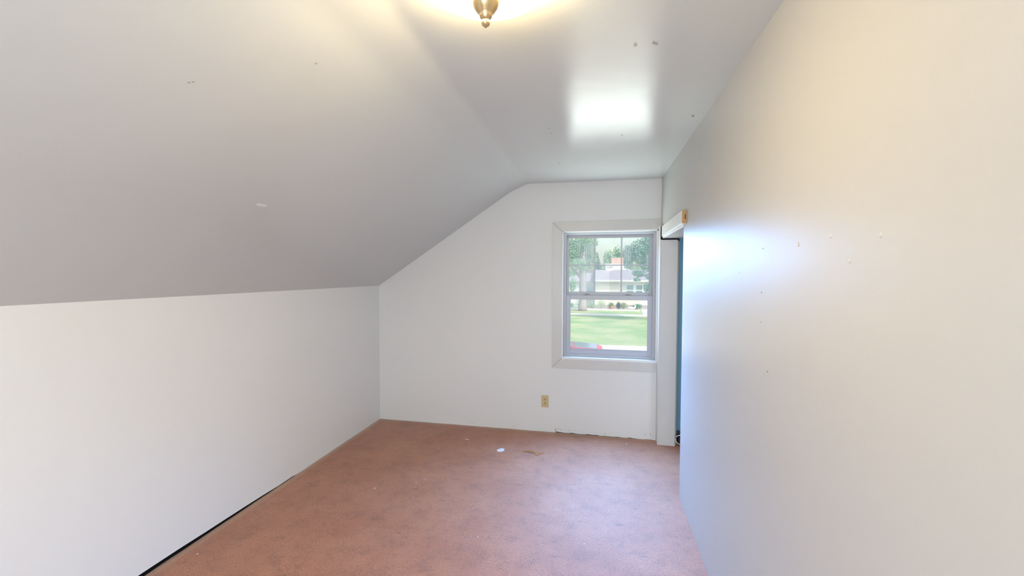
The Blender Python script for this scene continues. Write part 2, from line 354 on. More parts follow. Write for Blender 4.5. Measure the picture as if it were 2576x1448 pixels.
# ------------------------------------------------------------------ window_1
w1 = tag(empty('window_1', (.11, YB, WZ0)), 'white double-hung window with a grid in its upper sash', 'window', kind='structure')
def part(name, bm, m, parent=None, bevel=0, smooth=False):
    o = obj(name, bm, m, None, smooth, bevel); o.parent = parent or w1
    root = w1
    o.matrix_parent_inverse = Matrix.Translation(-Vector(root.location)) if (parent is None or parent is w1) else Matrix.Identity(4)
    return o
YC = YB-.016     # face of the casing boards
def mitre(pts):
    bm = bmesh.new(); prism(bm, pts, 'y', YC, YB+.001); return bm
part('casing', mitre([(-.398, .613), (-.398, 1.9505), (-.311, 1.8655), (-.309, .703)]), TRIM, bevel=.0012)
part('casing', mitre([(-.3968, 1.9515), (.5515, 1.9600), (.5515, 1.905), (.536, 1.9035), (.536, 1.872), (-.3095, 1.8665)]), TRIM, bevel=.0012)
part('casing', mitre([(-.3968, .6118), (-.308, .7020), (.5300, .6965), (.5300, .6130)]), TRIM, bevel=.0012)
LW = mat('liner_paint', (.80, .82, .84), .3, .5)
part('jamb_liner', boxes((WX0-.004, WX0+.008, YC+.004, 3.93, WZ0, WZ1), (WX1-.008, WX1+.010, YC+.004, 3.93, WZ0, WZ1), (WX0, WX1+.010, YC+.004, 3.93, WZ1-.008, WZ1+.006)), LW)
part('sill', boxes((WX0-.002, WX1+.004, YC-.003, 3.93, WZ0-.006, WZ0+.014)), LW, bevel=.001)
FX0, FX1, FZ0, FZ1 = WX0+.008, WX1-.008, WZ0+.014, WZ1-.008
part('frame', boxes((FX0, FX0+.024, 3.882, 3.985, FZ0, FZ1), (FX1-.024, FX1, 3.882, 3.985, FZ0, FZ1), (FX0+.024, FX1-.024, 3.882, 3.985, FZ1-.022, FZ1), (FX0+.024, FX1-.024, 3.882, 3.985, FZ0, FZ0+.022)), VINYL, bevel=.0015)
part('outer_frame', boxes((FX0-.02, FX0+.01, 3.985, 4.02, FZ0-.03, FZ1+.02), (FX1-.01, FX1+.02, 3.985, 4.02, FZ0-.03, FZ1+.02), (FX0, FX1, 3.985, 4.02, FZ1-.01, FZ1+.02), (FX0, FX1, 3.985, 4.03, FZ0-.03, FZ0+.01)), VINYL)
SX0, SX1 = FX0+.022, FX1-.022
def sash(name, gx0, gx1, gz0, gz1, ox0, ox1, oz0, oz1, ya, yb):
    s = part(name, boxes((ox0, gx0, ya, yb, oz0, oz1), (gx1, ox1, ya, yb, oz0, oz1), (gx0, gx1, ya, yb, gz1, oz1), (gx0, gx1, ya, yb, oz0, gz0)), VINYL, bevel=.002)
    return s
def sub(name, bm, m, parent, bevel=0):
    return obj(name, bm, m, parent, False, bevel)
us = sash('upper_sash', -.254, .469, 1.312, 1.812, SX0, SX1, 1.272, FZ1-.018, 3.926, 3.956)
gx = [-.254, -.0165, .2235, .469]; gz = [1.312, 1.560, 1.812]
for i in range(3):
    for j in range(2):
        sub('pane', boxes((gx[i]-.001, gx[i+1]+.001, 3.939, 3.943, gz[j]-.001, gz[j+1]+.001)), GLASSU, us)
for x in gx[1:3]: sub('muntin', boxes((x-.0065, x+.0065, 3.932, 3.9385, 1.312, 1.812)), VINYL, us, .001)
for i in range(3): sub('muntin', boxes((gx[i]+.0066*(i > 0), gx[i+1]-.0066*(i < 2), 3.933, 3.9385, 1.5545, 1.5655)), VINYL, us, .001)
# dried drips inside the fogged upper glass
bm = bmesh.new()
def drip(x, z1, z0, wd):
    k = 9; L = []; R = []
    for i in range(k+1):
        z = z1 + (z0-z1)*i/k; xx = x + random.uniform(-.0012, .0012); ww = wd*random.uniform(.5, 1.2)*(.6 if i in (0, k) else 1)
        L.append(bm.verts.new((xx-ww, 3.9375, z))); R.append(bm.verts.new((xx+ww, 3.9375, z)))
    for i in range(k): bm.faces.new((L[i], R[i], R[i+1], L[i+1]))
for (xa, xb, nn, t0, t1, b0, b1) in ((-.175, -.145, 4, 1.76, 1.79, 1.64, 1.72), (-.115, -.028, 9, 1.74, 1.79, 1.50, 1.62), (.232, .325, 11, 1.75, 1.80, 1.56, 1.68),
                                     (.255, .29, 3, 1.70, 1.76, 1.40, 1.50), (.44, .462, 4, 1.66, 1.72, 1.36, 1.60), (-.11, -.07, 3, 1.7, 1.75, 1.42, 1.5)):
    for i in range(nn):
        drip(xa + (xb-xa)*(i+.5*random.random())/nn, random.uniform(t0, t1), random.uniform(b0, b1), random.uniform(.0011, .0019))
dr = sub('drip_streaks', bm, DRIP, us); dr['kind'] = 'stuff'
ls = sash('lower_sash', -.235, .455, .782, 1.242, SX0+.002, SX1-.002, FZ0+.020, 1.283, 3.890, 3.922)
sub('pane', boxes((-.236, .456, 3.904, 3.908, .781, 1.243)), GLASS, ls)
for x in (-.085, .285):
    lk = sub('sash_lock', boxes((x-.030, x+.030, 3.894, 3.920, 1.283, 1.2865), (x-.018, x+.018, 3.898, 3.916, 1.2865, 1.294)), mat('lock_metal', (.30, .25, .24), .4, .5), ls, .0012)
sub('lift_rail', boxes((-.20, .42, 3.884, 3.8905, .778, .783)), VINYL, ls, .001)

# ------------------------------------------------------------------ wall outlet
ot = tag(empty('wall_outlet', (-.462, YB, .288)), 'small ivory electrical outlet low on the gable wall', 'outlet')
obj('cover_plate', boxes((-.034, .034, -.006, .001, -.056, .056)), TAN, ot, bevel=.002)
for s in (-.0195, .0195):
    bm = bmesh.new(); bmesh.ops.create_cone(bm, cap_ends=True, segments=24, radius1=.0165, radius2=.0165, depth=.004)
    bmesh.ops.rotate(bm, verts=bm.verts, matrix=Matrix.Rotation(math.pi/2, 3, 'X')); bmesh.ops.translate(bm, verts=bm.verts, vec=(0, -.0075, s))
    rc = obj('receptacle', bm, TAN, ot, bevel=.0004)
    for dx, dz, ww, hh in ((0, .007, .0030, .003), (-.0065, -.004, .0022, .0042), (.0065, -.004, .0022, .0042)):
        obj('slot', boxes((dx-ww, dx+ww, -.0102, -.0092, s+dz-hh, s+dz+hh)), SLOT, rc)
bm = bmesh.new(); bmesh.ops.create_uvsphere(bm, u_segments=10, v_segments=6, radius=.003); bmesh.ops.translate(bm, verts=bm.verts, vec=(0, -.0062, 0)); obj('screw', bm, BRASS, ot, True)

# ------------------------------------------------------------------ ceiling lamp
LC = (-.293, 1.085)
lampo = tag(empty('ceiling_lamp', (LC[0], LC[1], ZC)), 'lit white glass bowl ceiling lamp with brass finial', 'ceiling lamp')
def lz(*pr): return [(r, z-ZC) for r, z in pr]
bm = bmesh.new(); lathe(bm, lz((0, ZC+.006), (.168, ZC+.006), (.176, ZC-.004), (.176, ZC-.022), (.150, ZC-.030), (.05, ZC-.030), (0, ZC-.030))); obj('ceiling_pan', bm, BRASS, lampo, True)
bm = bmesh.new()
pr = [(.158*i/10, 2.211 + .030*(i/10)**2.0) for i in range(11)] + [(.166, 2.2455), (.173, 2.253), (.177, 2.263), (.178, 2.275), (.174, 2.286)]
pr += [(.166, 2.268), (.156, 2.250)] + [(.150*(1-i/8), 2.217+.028*(1-i/8)**2) for i in range(9)]
lathe(bm, lz(*pr), 64); obj('glass_bowl', bm, BOWL, lampo, True)
bm = bmesh.new(); lathe(bm, lz((0, 2.219), (.026, 2.217), (.036, 2.211), (.039, 2.202), (.038, 2.194), (.033, 2.184), (.026, 2.173), (.019, 2.165), (.0165, 2.161), (.0165, 2.157), (.012, 2.154), (.011, 2.148), (0, 2.148))); obj('finial_cup', bm, BRASS, lampo, True)
bm = bmesh.new(); lathe(bm, lz((0, 2.152), (.008, 2.151), (.0112, 2.147), (.0115, 2.141), (.0095, 2.136), (.004, 2.132), (.0015, 2.129), (0, 2.127)), 24); obj('finial_tip', bm, BRASS, lampo, True)

# ------------------------------------------------------------------ scraps on the carpet
def scrap(name, pts, z, m, label, cat, group=None):
    bm = bmesh.new(); cx = sum(p[0] for p in pts)/len(pts); cy = sum(p[1] for p in pts)/len(pts)
    T = [bm.verts.new((x-cx, y-cy, z+random.uniform(0, .0025))) for x, y in pts]; B = [bm.verts.new((x-cx, y-cy, 0)) for x, y in pts]
    ct = bm.verts.new((0, 0, z+.003))
    for i in range(len(pts)): bm.faces.new((T[i], T[(i+1) % len(pts)], ct))
    bm.faces.new(B[::-1])
    for i in range(len(pts)): bm.faces.new((T[i], B[i], B[(i+1) % len(pts)], T[(i+1) % len(pts)]))
    o = obj(name, bm, m); o.location = (cx, cy, -.001); return tag(o, label, cat, group)
PAPER = mat('paper_white', (.72, .70, .72), .7, .3, var=(80, .05))
KRAFT = mat('brown_scrap', (.38, .17, .065), .8, .2, var=(60, .15))
scrap('paper_scrap', [(-.805,3.338),(-.795,3.366),(-.775,3.380),(-.752,3.378),(-.742,3.355),(-.752,3.325),(-.775,3.312),(-.797,3.318)], .003, PAPER, 'small round white scrap lying on the carpet', 'scrap')
scrap('torn_scrap', [(-.592,3.352),(-.570,3.366),(-.545,3.392),(-.525,3.398),(-.500,3.378),(-.470,3.362),(-.440,3.356),(-.408,3.372),(-.425,3.342),(-.445,3.325),(-.458,3.305),(-.478,3.318),(-.492,3.345),(-.515,3.348),(-.530,3.372),(-.555,3.356)], .003, KRAFT, 'torn strip of brown paper lying on the carpet', 'scrap')
CHIP = mat('paint_chip', (.85, .83, .80), .6, .3)
for i, (x, y, r) in enumerate(((-1.482,2.566,.0045),(-1.236,2.695,.004),(-2.046,1.766,.004),(.27,3.689,.005),(-.384,3.79,.004),(-.64,2.202,.0035),(-1.19,2.751,.0035),(-.051,2.261,.003))):
    bm = bmesh.new(); bmesh.ops.create_icosphere(bm, subdivisions=1, radius=r)
    for v in bm.verts: v.co = Vector((v.co.x*random.uniform(.7, 1.3), v.co.y*random.uniform(.7, 1.3), v.co.z*.5))
    o = obj('paint_chip', bm, CHIP); o.location = (x, y, r*.4)
    tag(o, {2: 'tiny white paint chip on the carpet beside the gap under the knee wall', 3: 'tiny white paint chip on the carpet below the window', 4: 'tiny white paint chip on the carpet below the outlet'}.get(i, 'tiny white paint chip on the open carpet'), 'paint chip', 'paint chips on the carpet')
bm = bmesh.new(); tube(bm, [(-.022, .004, .003), (0, 0, .004), (.02, -.003, .003)], .0022, 6)
o = obj('wood_sliver', bm, CHIP); o.location = (-1.112, 3.497, -.0005); tag(o, 'pale thin sliver lying on the carpet near the gable wall', 'sliver')

# ------------------------------------------------------------------ things just inside the next room
bm = bmesh.new(); tube(bm, [(.045*math.cos(a), .006*math.sin(a*3), .046+.042*math.sin(a)) for a in [2*math.pi*i/28 for i in range(28)]] + [(.045, 0, .046)], .0042, 8)
o = obj('cable_loop', bm, CREAM, smooth=True); o.location = (.727, 3.744, .010); o.rotation_euler = (0, 0, .05)
tag(o, 'cream cable loop standing on the floor past the doorway', 'cable')
bx = tag(empty('storage_case', (.86, 3.792, 0)), 'black case on the floor past the doorway', 'case')
obj('case_body', boxes((-.155, .16, -.025, .024, .0, .068)), BLACKP, bx, bevel=.006)
obj('case_lid', boxes((-.157, .162, -.027, .026, .068, .080)), BLACKP, bx, bevel=.004)
obj('case_latch', boxes((-.01, .03, -.031, -.025, .058, .076)), BRASS, bx)

# ================================================================== outside: street, lawns, house, trees
GZ = -2.52
def grassx(m, n, b, tc):
    N = n.nodes.new; Lk = n.links.new
    z1 = N('ShaderNodeTexNoise'); z1.inputs['Scale'].default_value = .5; z1.inputs['Detail'].default_value = 6; Lk(tc.outputs['Object'], z1.inputs['Vector'])
    z2 = N('ShaderNodeTexNoise'); z2.inputs['Scale'].default_value = 7; z2.inputs['Detail'].default_value = 5; z2.inputs['Roughness'].default_value = .75; Lk(tc.outputs['Object'], z2.inputs['Vector'])
    ad = N('ShaderNodeMath'); ad.operation = 'ADD'; Lk(z1.outputs[0], ad.inputs[0]); Lk(z2.outputs[0], ad.inputs[1])
    r = N('ShaderNodeValToRGB'); e = r.color_ramp.elements; e[0].position = .75; e[0].color = (.30, .48, .22, 1); e[1].position = 1.2; e[1].color = (.56, .60, .36, 1)
    mr = N('ShaderNodeMapRange'); mr.inputs[1].default_value = .7; mr.inputs[2].default_value = 1.3; Lk(ad.outputs[0], mr.inputs[0])
    e[0].position = .15; e[1].position = .85; Lk(mr.outputs[0], r.inputs[0]); Lk(r.outputs[0], b.inputs['Base Color'])
GRASS = mat('lawn_grass', (.4, .55, .3), .9, .1, extra=grassx, bump=[(40, .02)])
CONC = mat('concrete', (.80, .77, .72), .85, .2, var=(2, .06))
ASPH = mat('pale_asphalt', (.62, .61, .62), .9, .2, var=(3, .06))
WALLC = mat('cream_siding', (.80, .76, .66), .7, .3, var=(.6, .03))
WALLW = mat('white_siding', (.84, .84, .83), .7, .3)
FOUND = mat('grey_foundation', (.43, .41, .41), .9, .2, var=(3, .08))
ROOFM = mat('grey_shingle', (.42, .38, .41), .9, .2, var=(1.2, .08), bump=[(12, .02)])
WTRIM = mat('house_trim', (.86, .85, .83), .6, .3)
WGLASS = mat('house_glass', (.18, .30, .31), .1, .6)
BRICK = mat('tan_brick', (.72, .42, .30), .9, .2, var=(4, .08))
BARK = mat('bark', (.40, .34, .34), .95, .1, var=(6, .25), bump=[(18, .05)])
LEAFA = mat('leaf_green', (.26, .46, .24), .7, .2, var=(.9, .28))
LEAFB = mat('leaf_bluegreen', (.17, .38, .27), .7, .2, var=(.9, .28))
LEAFC = mat('leaf_dark', (.10, .20, .20), .7, .2, var=(.9, .3))
LEAFD = mat('leaf_pale', (.42, .56, .34), .7, .2, var=(.6, .3))
for m_ in (LEAFA, LEAFB, LEAFD):
    b_ = m_.node_tree.nodes['Principled BSDF']; b_.inputs['Transmission Weight'].default_value = 0; b_.inputs['Subsurface Weight'].default_value = 0

def slab(name, x0, x1, y0, y1, z0, z1, m, label, cat): return tag(obj(name, boxes((x0, x1, y0, y1, z0, z1)), m), label, cat, kind='structure')
slab('lawn', -45, 50, 4.1, 130, GZ-.5, GZ, GRASS, 'wide sunlit green lawn across the street', 'lawn')
slab('street', -45, 50, 11.2, 22.6, GZ-.1, GZ+.004, ASPH, 'pale street beyond the window', 'street')
slab('curb', -45, 50, 22.6, 23.15, GZ-.1, GZ+.12, CONC, 'white concrete curb along the lawn', 'curb')
bm = bmesh.new(); prism(bm, [(-45, 42.3), (50, 39.2), (50, 40.7), (-45, 43.8)], 'z', GZ-.1, GZ+.02)
tag(obj('sidewalk', bm, CONC), 'narrow white sidewalk crossing the lawn', 'sidewalk', kind='structure')
bm = bmesh.new(); prism(bm, [(4.45, 42.1), (5.9, 41.9), (6.3, 49.2), (5.0, 49.2)], 'z', GZ-.1, GZ+.015)
tag(obj('front_path', bm, ASPH), 'grey path from the sidewalk to the house', 'path', kind='structure')
bm = bmesh.new(); prism(bm, [(-7, 47.4), (-1, 46.9), (4.6, 46.6), (4.8, 49.1), (-7, 49.1)], 'z', GZ-.1, GZ+.06)
tag(obj('garden_bed', bm, mat('mulch', (.50, .44, .40), .95, .1, var=(4, .15))), 'mulched garden bed along the house front', 'garden bed', kind='structure')
bm = bmesh.new(); prism(bm, [(-7, 47.1), (-1, 46.6), (4.6, 46.35), (4.6, 46.55), (-1, 46.85), (-7, 47.35)], 'z', GZ-.1, GZ+.14)
tag(obj('bed_edging', bm, CONC), 'pale stone edging in front of the garden bed', 'edging', kind='structure')

# ---- house across the street
HY = 49.0
hs = tag(empty('house', (4, HY, GZ)), 'cream single-storey house with grey roof across the lawn', 'house')
def hp(name, bm, m, parent=None, **k):
    o = obj(name, bm, m, None, **k); o.parent = parent or hs
    if parent is None: o.matrix_parent_inverse = Matrix.Translation(-Vector(hs.location))
    return o
hp('foundation', boxes((-.15, 12, HY-.05, HY+8, GZ-.1, GZ+.42)), FOUND)
wl_ = hp('wall', boxes((-.15, 12, HY, HY+8, GZ+.42, .66)), WALLC)
for k in range(14): hp('siding_board', boxes((-.17, 12.02, HY-.035, HY-.005, GZ+.45+k*.195, GZ+.45+k*.195+.188)), WALLC, wl_)
bm = bmesh.new()
prism(bm, [(HY-.55, .64), (HY-.55, .76), (HY+4, 1.98), (HY+8.55, .76), (HY+8.55, .64), (HY+4, 1.86)], 'x', -.24, 12.5)
rf = hp('roof', bm, ROOFM)
hp('fascia', boxes((-.24, 4.62, HY-.62, HY-.55, .56, .78)), WTRIM, rf)
hp('gutter', boxes((-.24, 4.62, HY-.70, HY-.62, .68, .76)), WTRIM, rf)
hp('fascia', boxes((4.62, 12.5, HY-.62, HY-.55, .60, .78)), WTRIM, rf)
def hwin(x0, x1, z0, z1, mid=True):
    f = hp('window', boxes((x0-.09, x0, HY-.08, HY, z0-.09, z1+.09), (x1, x1+.09, HY-.08, HY, z0-.09, z1+.09), (x0, x1, HY-.08, HY, z1, z1+.09), (x0, x1, HY-.08, HY, z0-.09, z0),
        *(((x0, x1, HY-.075, HY, (z0+z1)/2-.05, (z0+z1)/2+.05),) if mid else ())), WTRIM)
    hp('pane', boxes((x0, x1, HY-.045, HY-.037, z0, z1)), WGLASS, f)
hwin(3.38, 4.12, -.98, .22); hwin(4.42, 5.10, -.98, .22); hwin(8, 9.2, -.9, .2)
dr_ = hp('door', boxes((6.2, 7.1, HY-.06, HY, GZ+.42, .1)), WTRIM); hp('door_pane', boxes((6.4, 6.9, HY-.07, HY-.06, -.9, -.1)), WGLASS, dr_)
ch = hp('chimney', boxes((1.2, 1.9, HY+3.6, HY+4.4, 1.4, 2.3)), WALLW); hp('chimney_cap', boxes((1.12, 1.98, HY+3.52, HY+4.48, 2.3, 2.38)), FOUND, ch)
# ---- white wing standing back at the left
wg = tag(empty('garage', (-3, 51, GZ)), 'white building with blue shutters beside the cream house', 'house')
def gp(name, bm, m, parent=None):
    o = obj(name, bm, m, None); o.parent = parent or wg
    if parent is None: o.matrix_parent_inverse = Matrix.Translation(-Vector(wg.location))
    return o
gp('wall', boxes((-9, -.30, 51, 56, GZ-.1, .55)), WALLW)
bm = bmesh.new(); prism(bm, [(50.5, .5), (50.5, .62), (53.5, 1.6), (56.5, .62), (56.5, .5), (53.5, 1.48)], 'x', -9.4, -.28); gp('roof', bm, ROOFM)
f = gp('window', boxes((-1.05, -.66, 50.94, 51, -.75, -.1)), WTRIM); gp('pane', boxes((-1.0, -.71, 50.92, 50.94, -.70, -.15)), WGLASS, f)
SHUT = mat('blue_shutter', (.20, .38, .46), .6, .3)
for x in (-1.22, -.60): gp('shutter', boxes((x, x+.14, 50.93, 51, -.76, -.09)), SHUT)
gp('house_sign', boxes((-3.1, -2.7, 50.95, 51, -.55, -.2)), BRICK)
fh = tag(empty('far_house', (-5, 64, GZ)), 'far house with an orange roof behind the white building', 'house')
fw = obj('wall', boxes((-4, 1.9, 0, 6, 0, 3.9)), WALLW, fh)
bm = bmesh.new(); prism(bm, [(-.4, 3.9), (3, 5.3), (6.4, 3.9)], 'x', -4.3, 2.2); obj('roof', bm, BRICK, fh)
# ---- brick building in the distance
bb = tag(empty('brick_building', (3.8, 78, GZ)), 'distant tan brick building rising above the cream house roof', 'building')
def bp_(name, bm, m, parent=None):
    o = obj(name, bm, m, None); o.parent = parent or bb
    if parent is None: o.matrix_parent_inverse = Matrix.Translation(-Vector(bb.location))
    return o
bp_('wall', boxes((2.65, 3.42, 78, 82, GZ, 4.35)), BRICK); bp_('wall', boxes((3.60, 4.75, 78.2, 82, GZ, 4.45)), BRICK); bp_('downpipe', boxes((3.42, 3.60, 78.15, 78.4, GZ, 4.4)), FOUND)
bp_('base_wall', boxes((1.6, 5.6, 77, 82, GZ, 3.30)), WALLW)
bm = bmesh.new(); prism(bm, [(1.3, 2.0), (3.0, 2.95), (5.9, 2.0)], 'y', 70, 77); bp_('porch_gable', bm, WALLW)

# ---- trees
def leaves(bm, blobs, n, size, seed):
    rnd = random.Random(seed)
    tot = sum(b[3]*b[4]*b[5] for b in blobs) if len(blobs[0]) > 4 else 1
    ws = [(b[3]*b[4]*b[5])**.67 for b in blobs]; sw = sum(ws)
    for b, wt in zip(blobs, ws):
        for _ in range(int(n*wt/sw)):
            d = Vector((rnd.gauss(0, 1), rnd.gauss(0, 1), rnd.gauss(0, 1))).normalized() * (rnd.random()**.4)
            c = Vector((b[0]+d.x*b[3], b[1]+d.y*b[4], b[2]+d.z*b[5]))
            u = Vector((rnd.gauss(0, 1), rnd.gauss(0, 1), rnd.gauss(0, .6))).normalized(); v = u.cross(Vector((rnd.gauss(0, 1), rnd.gauss(0, 1), rnd.gauss(0, 1)))).normalized()
            s = size*rnd.uniform(.6, 1.3)
            bm.faces.new([bm.verts.new(c+u*s), bm.verts.new(c+v*s*.6), bm.verts.new(c-u*s), bm.verts.new(c-v*s*.6)])
def tree(name, base, trunk, branches, blobs, n, size, lm, label, seed, group='trees across the street'):
    t = tag(empty(name, base), label, 'tree', group)
    B = Vector(base)
    def rel(p): return Vector(p)-B
    bm = bmesh.new(); tube(bm, [rel(p[:3]) for p in trunk], [p[3] for p in trunk], 12); obj('trunk', bm, BARK, t, True)
    for br in branches:
        bm = bmesh.new(); tube(bm, [rel(p[:3]) for p in br], [p[3] for p in br], 8); obj('branch', bm, BARK, t, True)
    bm = bmesh.new(); leaves(bm, [(b[0]-B.x, b[1]-B.y, b[2]-B.z, *b[3:]) for b in blobs], n, size, seed)
    o = obj('foliage', bm, lm, t); o['kind'] = 'stuff'
    return t
tree('shade_tree', (-1.45, 45.6, GZ), [(-1.45, 45.6, GZ-.1, .52), (-1.45, 45.6, -1.9, .41), (-1.43, 45.6, 0, .375), (-1.48, 45.6, 1.62, .33), (-1.7, 45.6, 3.4, .23), (-1.8, 45.6, 5.5, .11)],
     [[(-1.46, 45.6, 1.15, .23), (-.7, 45.8, 2.75, .16), (-.23, 45.9, 4.35, .07)], [(-1.48, 45.6, .95, .2), (-2.75, 45.4, 2.3, .14), (-4.1, 45.2, 3.2, .07)]],
     [(-2.6, 45.6, 3.9, 1.4, 1.4, 1.25), (-1.4, 45.6, 4.9, 1.6, 1.4, 1.0), (-.63, 45.9, 3.2, .75, .9, 1.25), (-1.8, 45.2, 2.4, 1.15, .9, .62), (-2.85, 45.1, 1.62, .75, .7, .57), (-5.1, 45.6, 4.6, 2.3, 1.8, 1.9), (-2.5, 45.2, .25, .4, .35, .85), (-3.6, 45.2, .95, .57, .57, .7)],
     10000, .105, LEAFA, 'large shade tree with a thick grey trunk on the lawn', 3)
tree('maple_tree', (6.4, 37, GZ), [(6.4, 37, GZ-.1, .4), (6.4, 37, -.5, .32), (6.2, 37, 1.5, .26), (5.8, 37, 3.5, .15), (5.6, 37, 5.2, .07)],
     [[(6.3, 37, 1.0, .16), (5.0, 36.6, 1.6, .09), (3.3, 36.2, 1.2, .035)], [(6.2, 37, 1.8, .15), (4.6, 36.8, 3.0, .08), (3.0, 36.6, 3.6, .03)]],
     [(3.9, 36.6, 3.4, 1.3, 1.1, 1.15), (2.75, 36.5, 3.2, .65, .7, .8), (5.6, 37, 4.0, 1.9, 1.5, 1.5), (4.5, 36.6, 2.2, .9, .8, .65), (3.5, 36.4, 1.55, .6, .5, .28), (4.55, 36.2, 1.25, .55, .5, .30), (3.35, 36.2, 1.0, .33, .3, .18), (4.35, 36.2, .35, .55, .5, .50), (5.2, 36.6, 1.0, .9, .7, 1.0), (2.6, 36.5, 2.3, .4, .5, .4)],
     11000, .085, LEAFB, 'leafy green tree with low hanging branches by the path', 5)
def conifer(name, base, h, r, lm, label, seed):
    t = tag(empty(name, base), label, 'tree', 'trees across the street')
    bm = bmesh.new(); tube(bm, [(0, 0, 0), (0, 0, h*.9)], [r*.12, .02], 8); obj('trunk', bm, BARK, t)
    bl = [(0, 0, h*(.15+.8*i/9), r*(1-.9*i/9), r*(1-.9*i/9), h*.07) for i in range(10)]
    bm = bmesh.new(); leaves(bm, bl, 3500, .13, seed); o = obj('foliage', bm, lm, t); o['kind'] = 'stuff'
conifer('spruce_tree', (.15, 62, GZ), 7.0, 1.5, LEAFC, 'dark narrow spruce behind the cream house', 11)
def bushy(name, base, h, r, lm, label, seed, n=3500, size=.2):
    tree(name, base, [(base[0], base[1], GZ-.1, r*.12), (base[0], base[1], GZ+h*.7, r*.05)], [],
         [(base[0]+random.Random(seed+i).uniform(-.5, .5)*r, base[1], GZ+h*(.45+.12*i), r*(1-.13*i), r*(1-.13*i), h*.22) for i in range(4)], n, size, lm, label, seed)
bushy('distant_tree', (2.1, 92, GZ), 9.0, 2.0, LEAFD, 'pale green tree in the distance left of the brick building', 21)
bushy('distant_tree', (5.0, 95, GZ), 10.0, 2.3, LEAFA, 'mid green tree in the distance behind the brick building', 22)
bushy('distant_tree', (-6.0, 88, GZ), 10.5, 3.0, LEAFA, 'mid green tree in the distance behind the shade tree', 23)
bushy('distant_tree', (9.5, 85, GZ), 9.5, 3.0, LEAFD, 'pale green tree in the distance behind the leafy tree', 24)

# ---- plants and ornaments in the garden bed
def shrub(name, x, y, r, h, lm, label, seed, flowers=None, n=420):
    t = tag(empty(name, (x, y, GZ+.05)), label, 'plant', 'plants in the garden bed')
    bm = bmesh.new()
    rnd = random.Random(seed)
    for _ in range(7): tube(bm, [(0, 0, 0), (rnd.uniform(-.5, .5)*r, rnd.uniform(-.5, .5)*r, h*.7)], [.012, .006], 5)
    obj('stem', bm, BARK, t)
    bm = bmesh.new(); leaves(bm, [(0, 0, h*.55, r, r*.8, h*.45)], n, .06, seed); o = obj('foliage', bm, lm, t); o['kind'] = 'stuff'
    if flowers:
        bm = bmesh.new(); leaves(bm, [(0, -.1, h*.75, r*.9, r*.7, h*.3)], 60, .05, seed+1); o = obj('blossom', bm, flowers, t); o['kind'] = 'stuff'
PINK = mat('flower_pink', (.80, .42, .36), .7, .2); GRASSY = mat('leaf_light', (.52, .62, .40), .8, .1)
shrub('garden_shrub', .60, 47.9, .48, 1.0, GRASSY, 'pale grassy clump in the garden bed', 31, n=420)
shrub('garden_shrub', -.44, 47.6, .36, .68, LEAFD, 'small pale shrub beside the grassy clump', 32)
shrub('garden_shrub', 2.42, 47.2, .26, .85, LEAFC, 'small dark upright conifer in the garden bed', 33, n=420)
shrub('flower_clump', 3.02, 47.9, .44, .78, LEAFD, 'flowering clump beside the small dark conifer', 34, PINK)
shrub('garden_shrub', 4.5, 48.0, .55, .68, LEAFB, 'low green shrub beside the white swan ornament', 35)
shrub('garden_shrub', 1.62, 48.25, .30, .70, LEAFA, 'green shrub beside the terracotta pot', 36, PINK)
shrub('garden_shrub', -1.6, 48.2, .55, .75, LEAFA, 'green shrub at the foot of the white building', 37)
shrub('garden_shrub', -2.95, 48.0, .5, .7, LEAFB, 'blue green shrub at the foot of the white building', 38)
pt = tag(empty('flower_pot', (1.72, 47.5, GZ+.055)), 'terracotta flower pot in the garden bed', 'flower pot')
TERRA = mat('terracotta', (.72, .36, .24), .8, .2)
bm = bmesh.new(); lathe(bm, [(0, 0), (.13, 0), (.20, .34), (.22, .34), (.22, .40), (.18, .40), (.17, .34), (0, .34)], 20); obj('pot', bm, TERRA, pt)
bm = bmesh.new(); leaves(bm, [(0, 0, .55, .2, .2, .2)], 160, .05, 41); o = obj('foliage', bm, LEAFA, pt); o['kind'] = 'stuff'
sw = tag(empty('swan_ornament', (3.82, 47.0, GZ+.16)), 'white swan garden ornament with a curved neck', 'ornament')
SWH = mat('swan_white', (.9, .9, .9), .5, .4)
bm = bmesh.new(); bmesh.ops.create_uvsphere(bm, u_segments=20, v_segments=12, radius=1)
for v in bm.verts: v.co = Vector((v.co.x*.42 - .05, v.co.y*.19, v.co.z*.14 + .10 + max(0, -v.co.x)**2*.10))
obj('body', bm, SWH, sw, True)
bm = bmesh.new(); tube(bm, [(.27, 0, .10), (.38, 0, .20), (.40, 0, .32), (.31, 0, .44), (.28, 0, .54), (.35, 0, .63), (.45, 0, .61), (.50, 0, .55)], [.10, .085, .075, .07, .068, .072, .065, .03], 10); obj('neck', bm, SWH, sw, True)
bm = bmesh.new(); tube(bm, [(.48, 0, .57), (.56, 0, .52)], [.022, .008], 6); obj('beak', bm, TERRA, sw)
obj('stand', boxes((-.12, .12, -.1, .1, -.17, .02)), FOUND, sw)

# ---- red car parked on the near side of the street
CY = 13.72
car = tag(empty('car', (-.45, CY, GZ)), 'red car with a dark glass roof parked on the street', 'car')
RED = mat('red_paint', (.80, .10, .16), .25, .6)
CGL = mat('car_glass', (.30, .33, .38), .12, .7); TYRE = mat('tyre', (.02, .02, .022), .8, .2); RIM = mat('rim', (.6, .6, .62), .3, .5, metal=1)
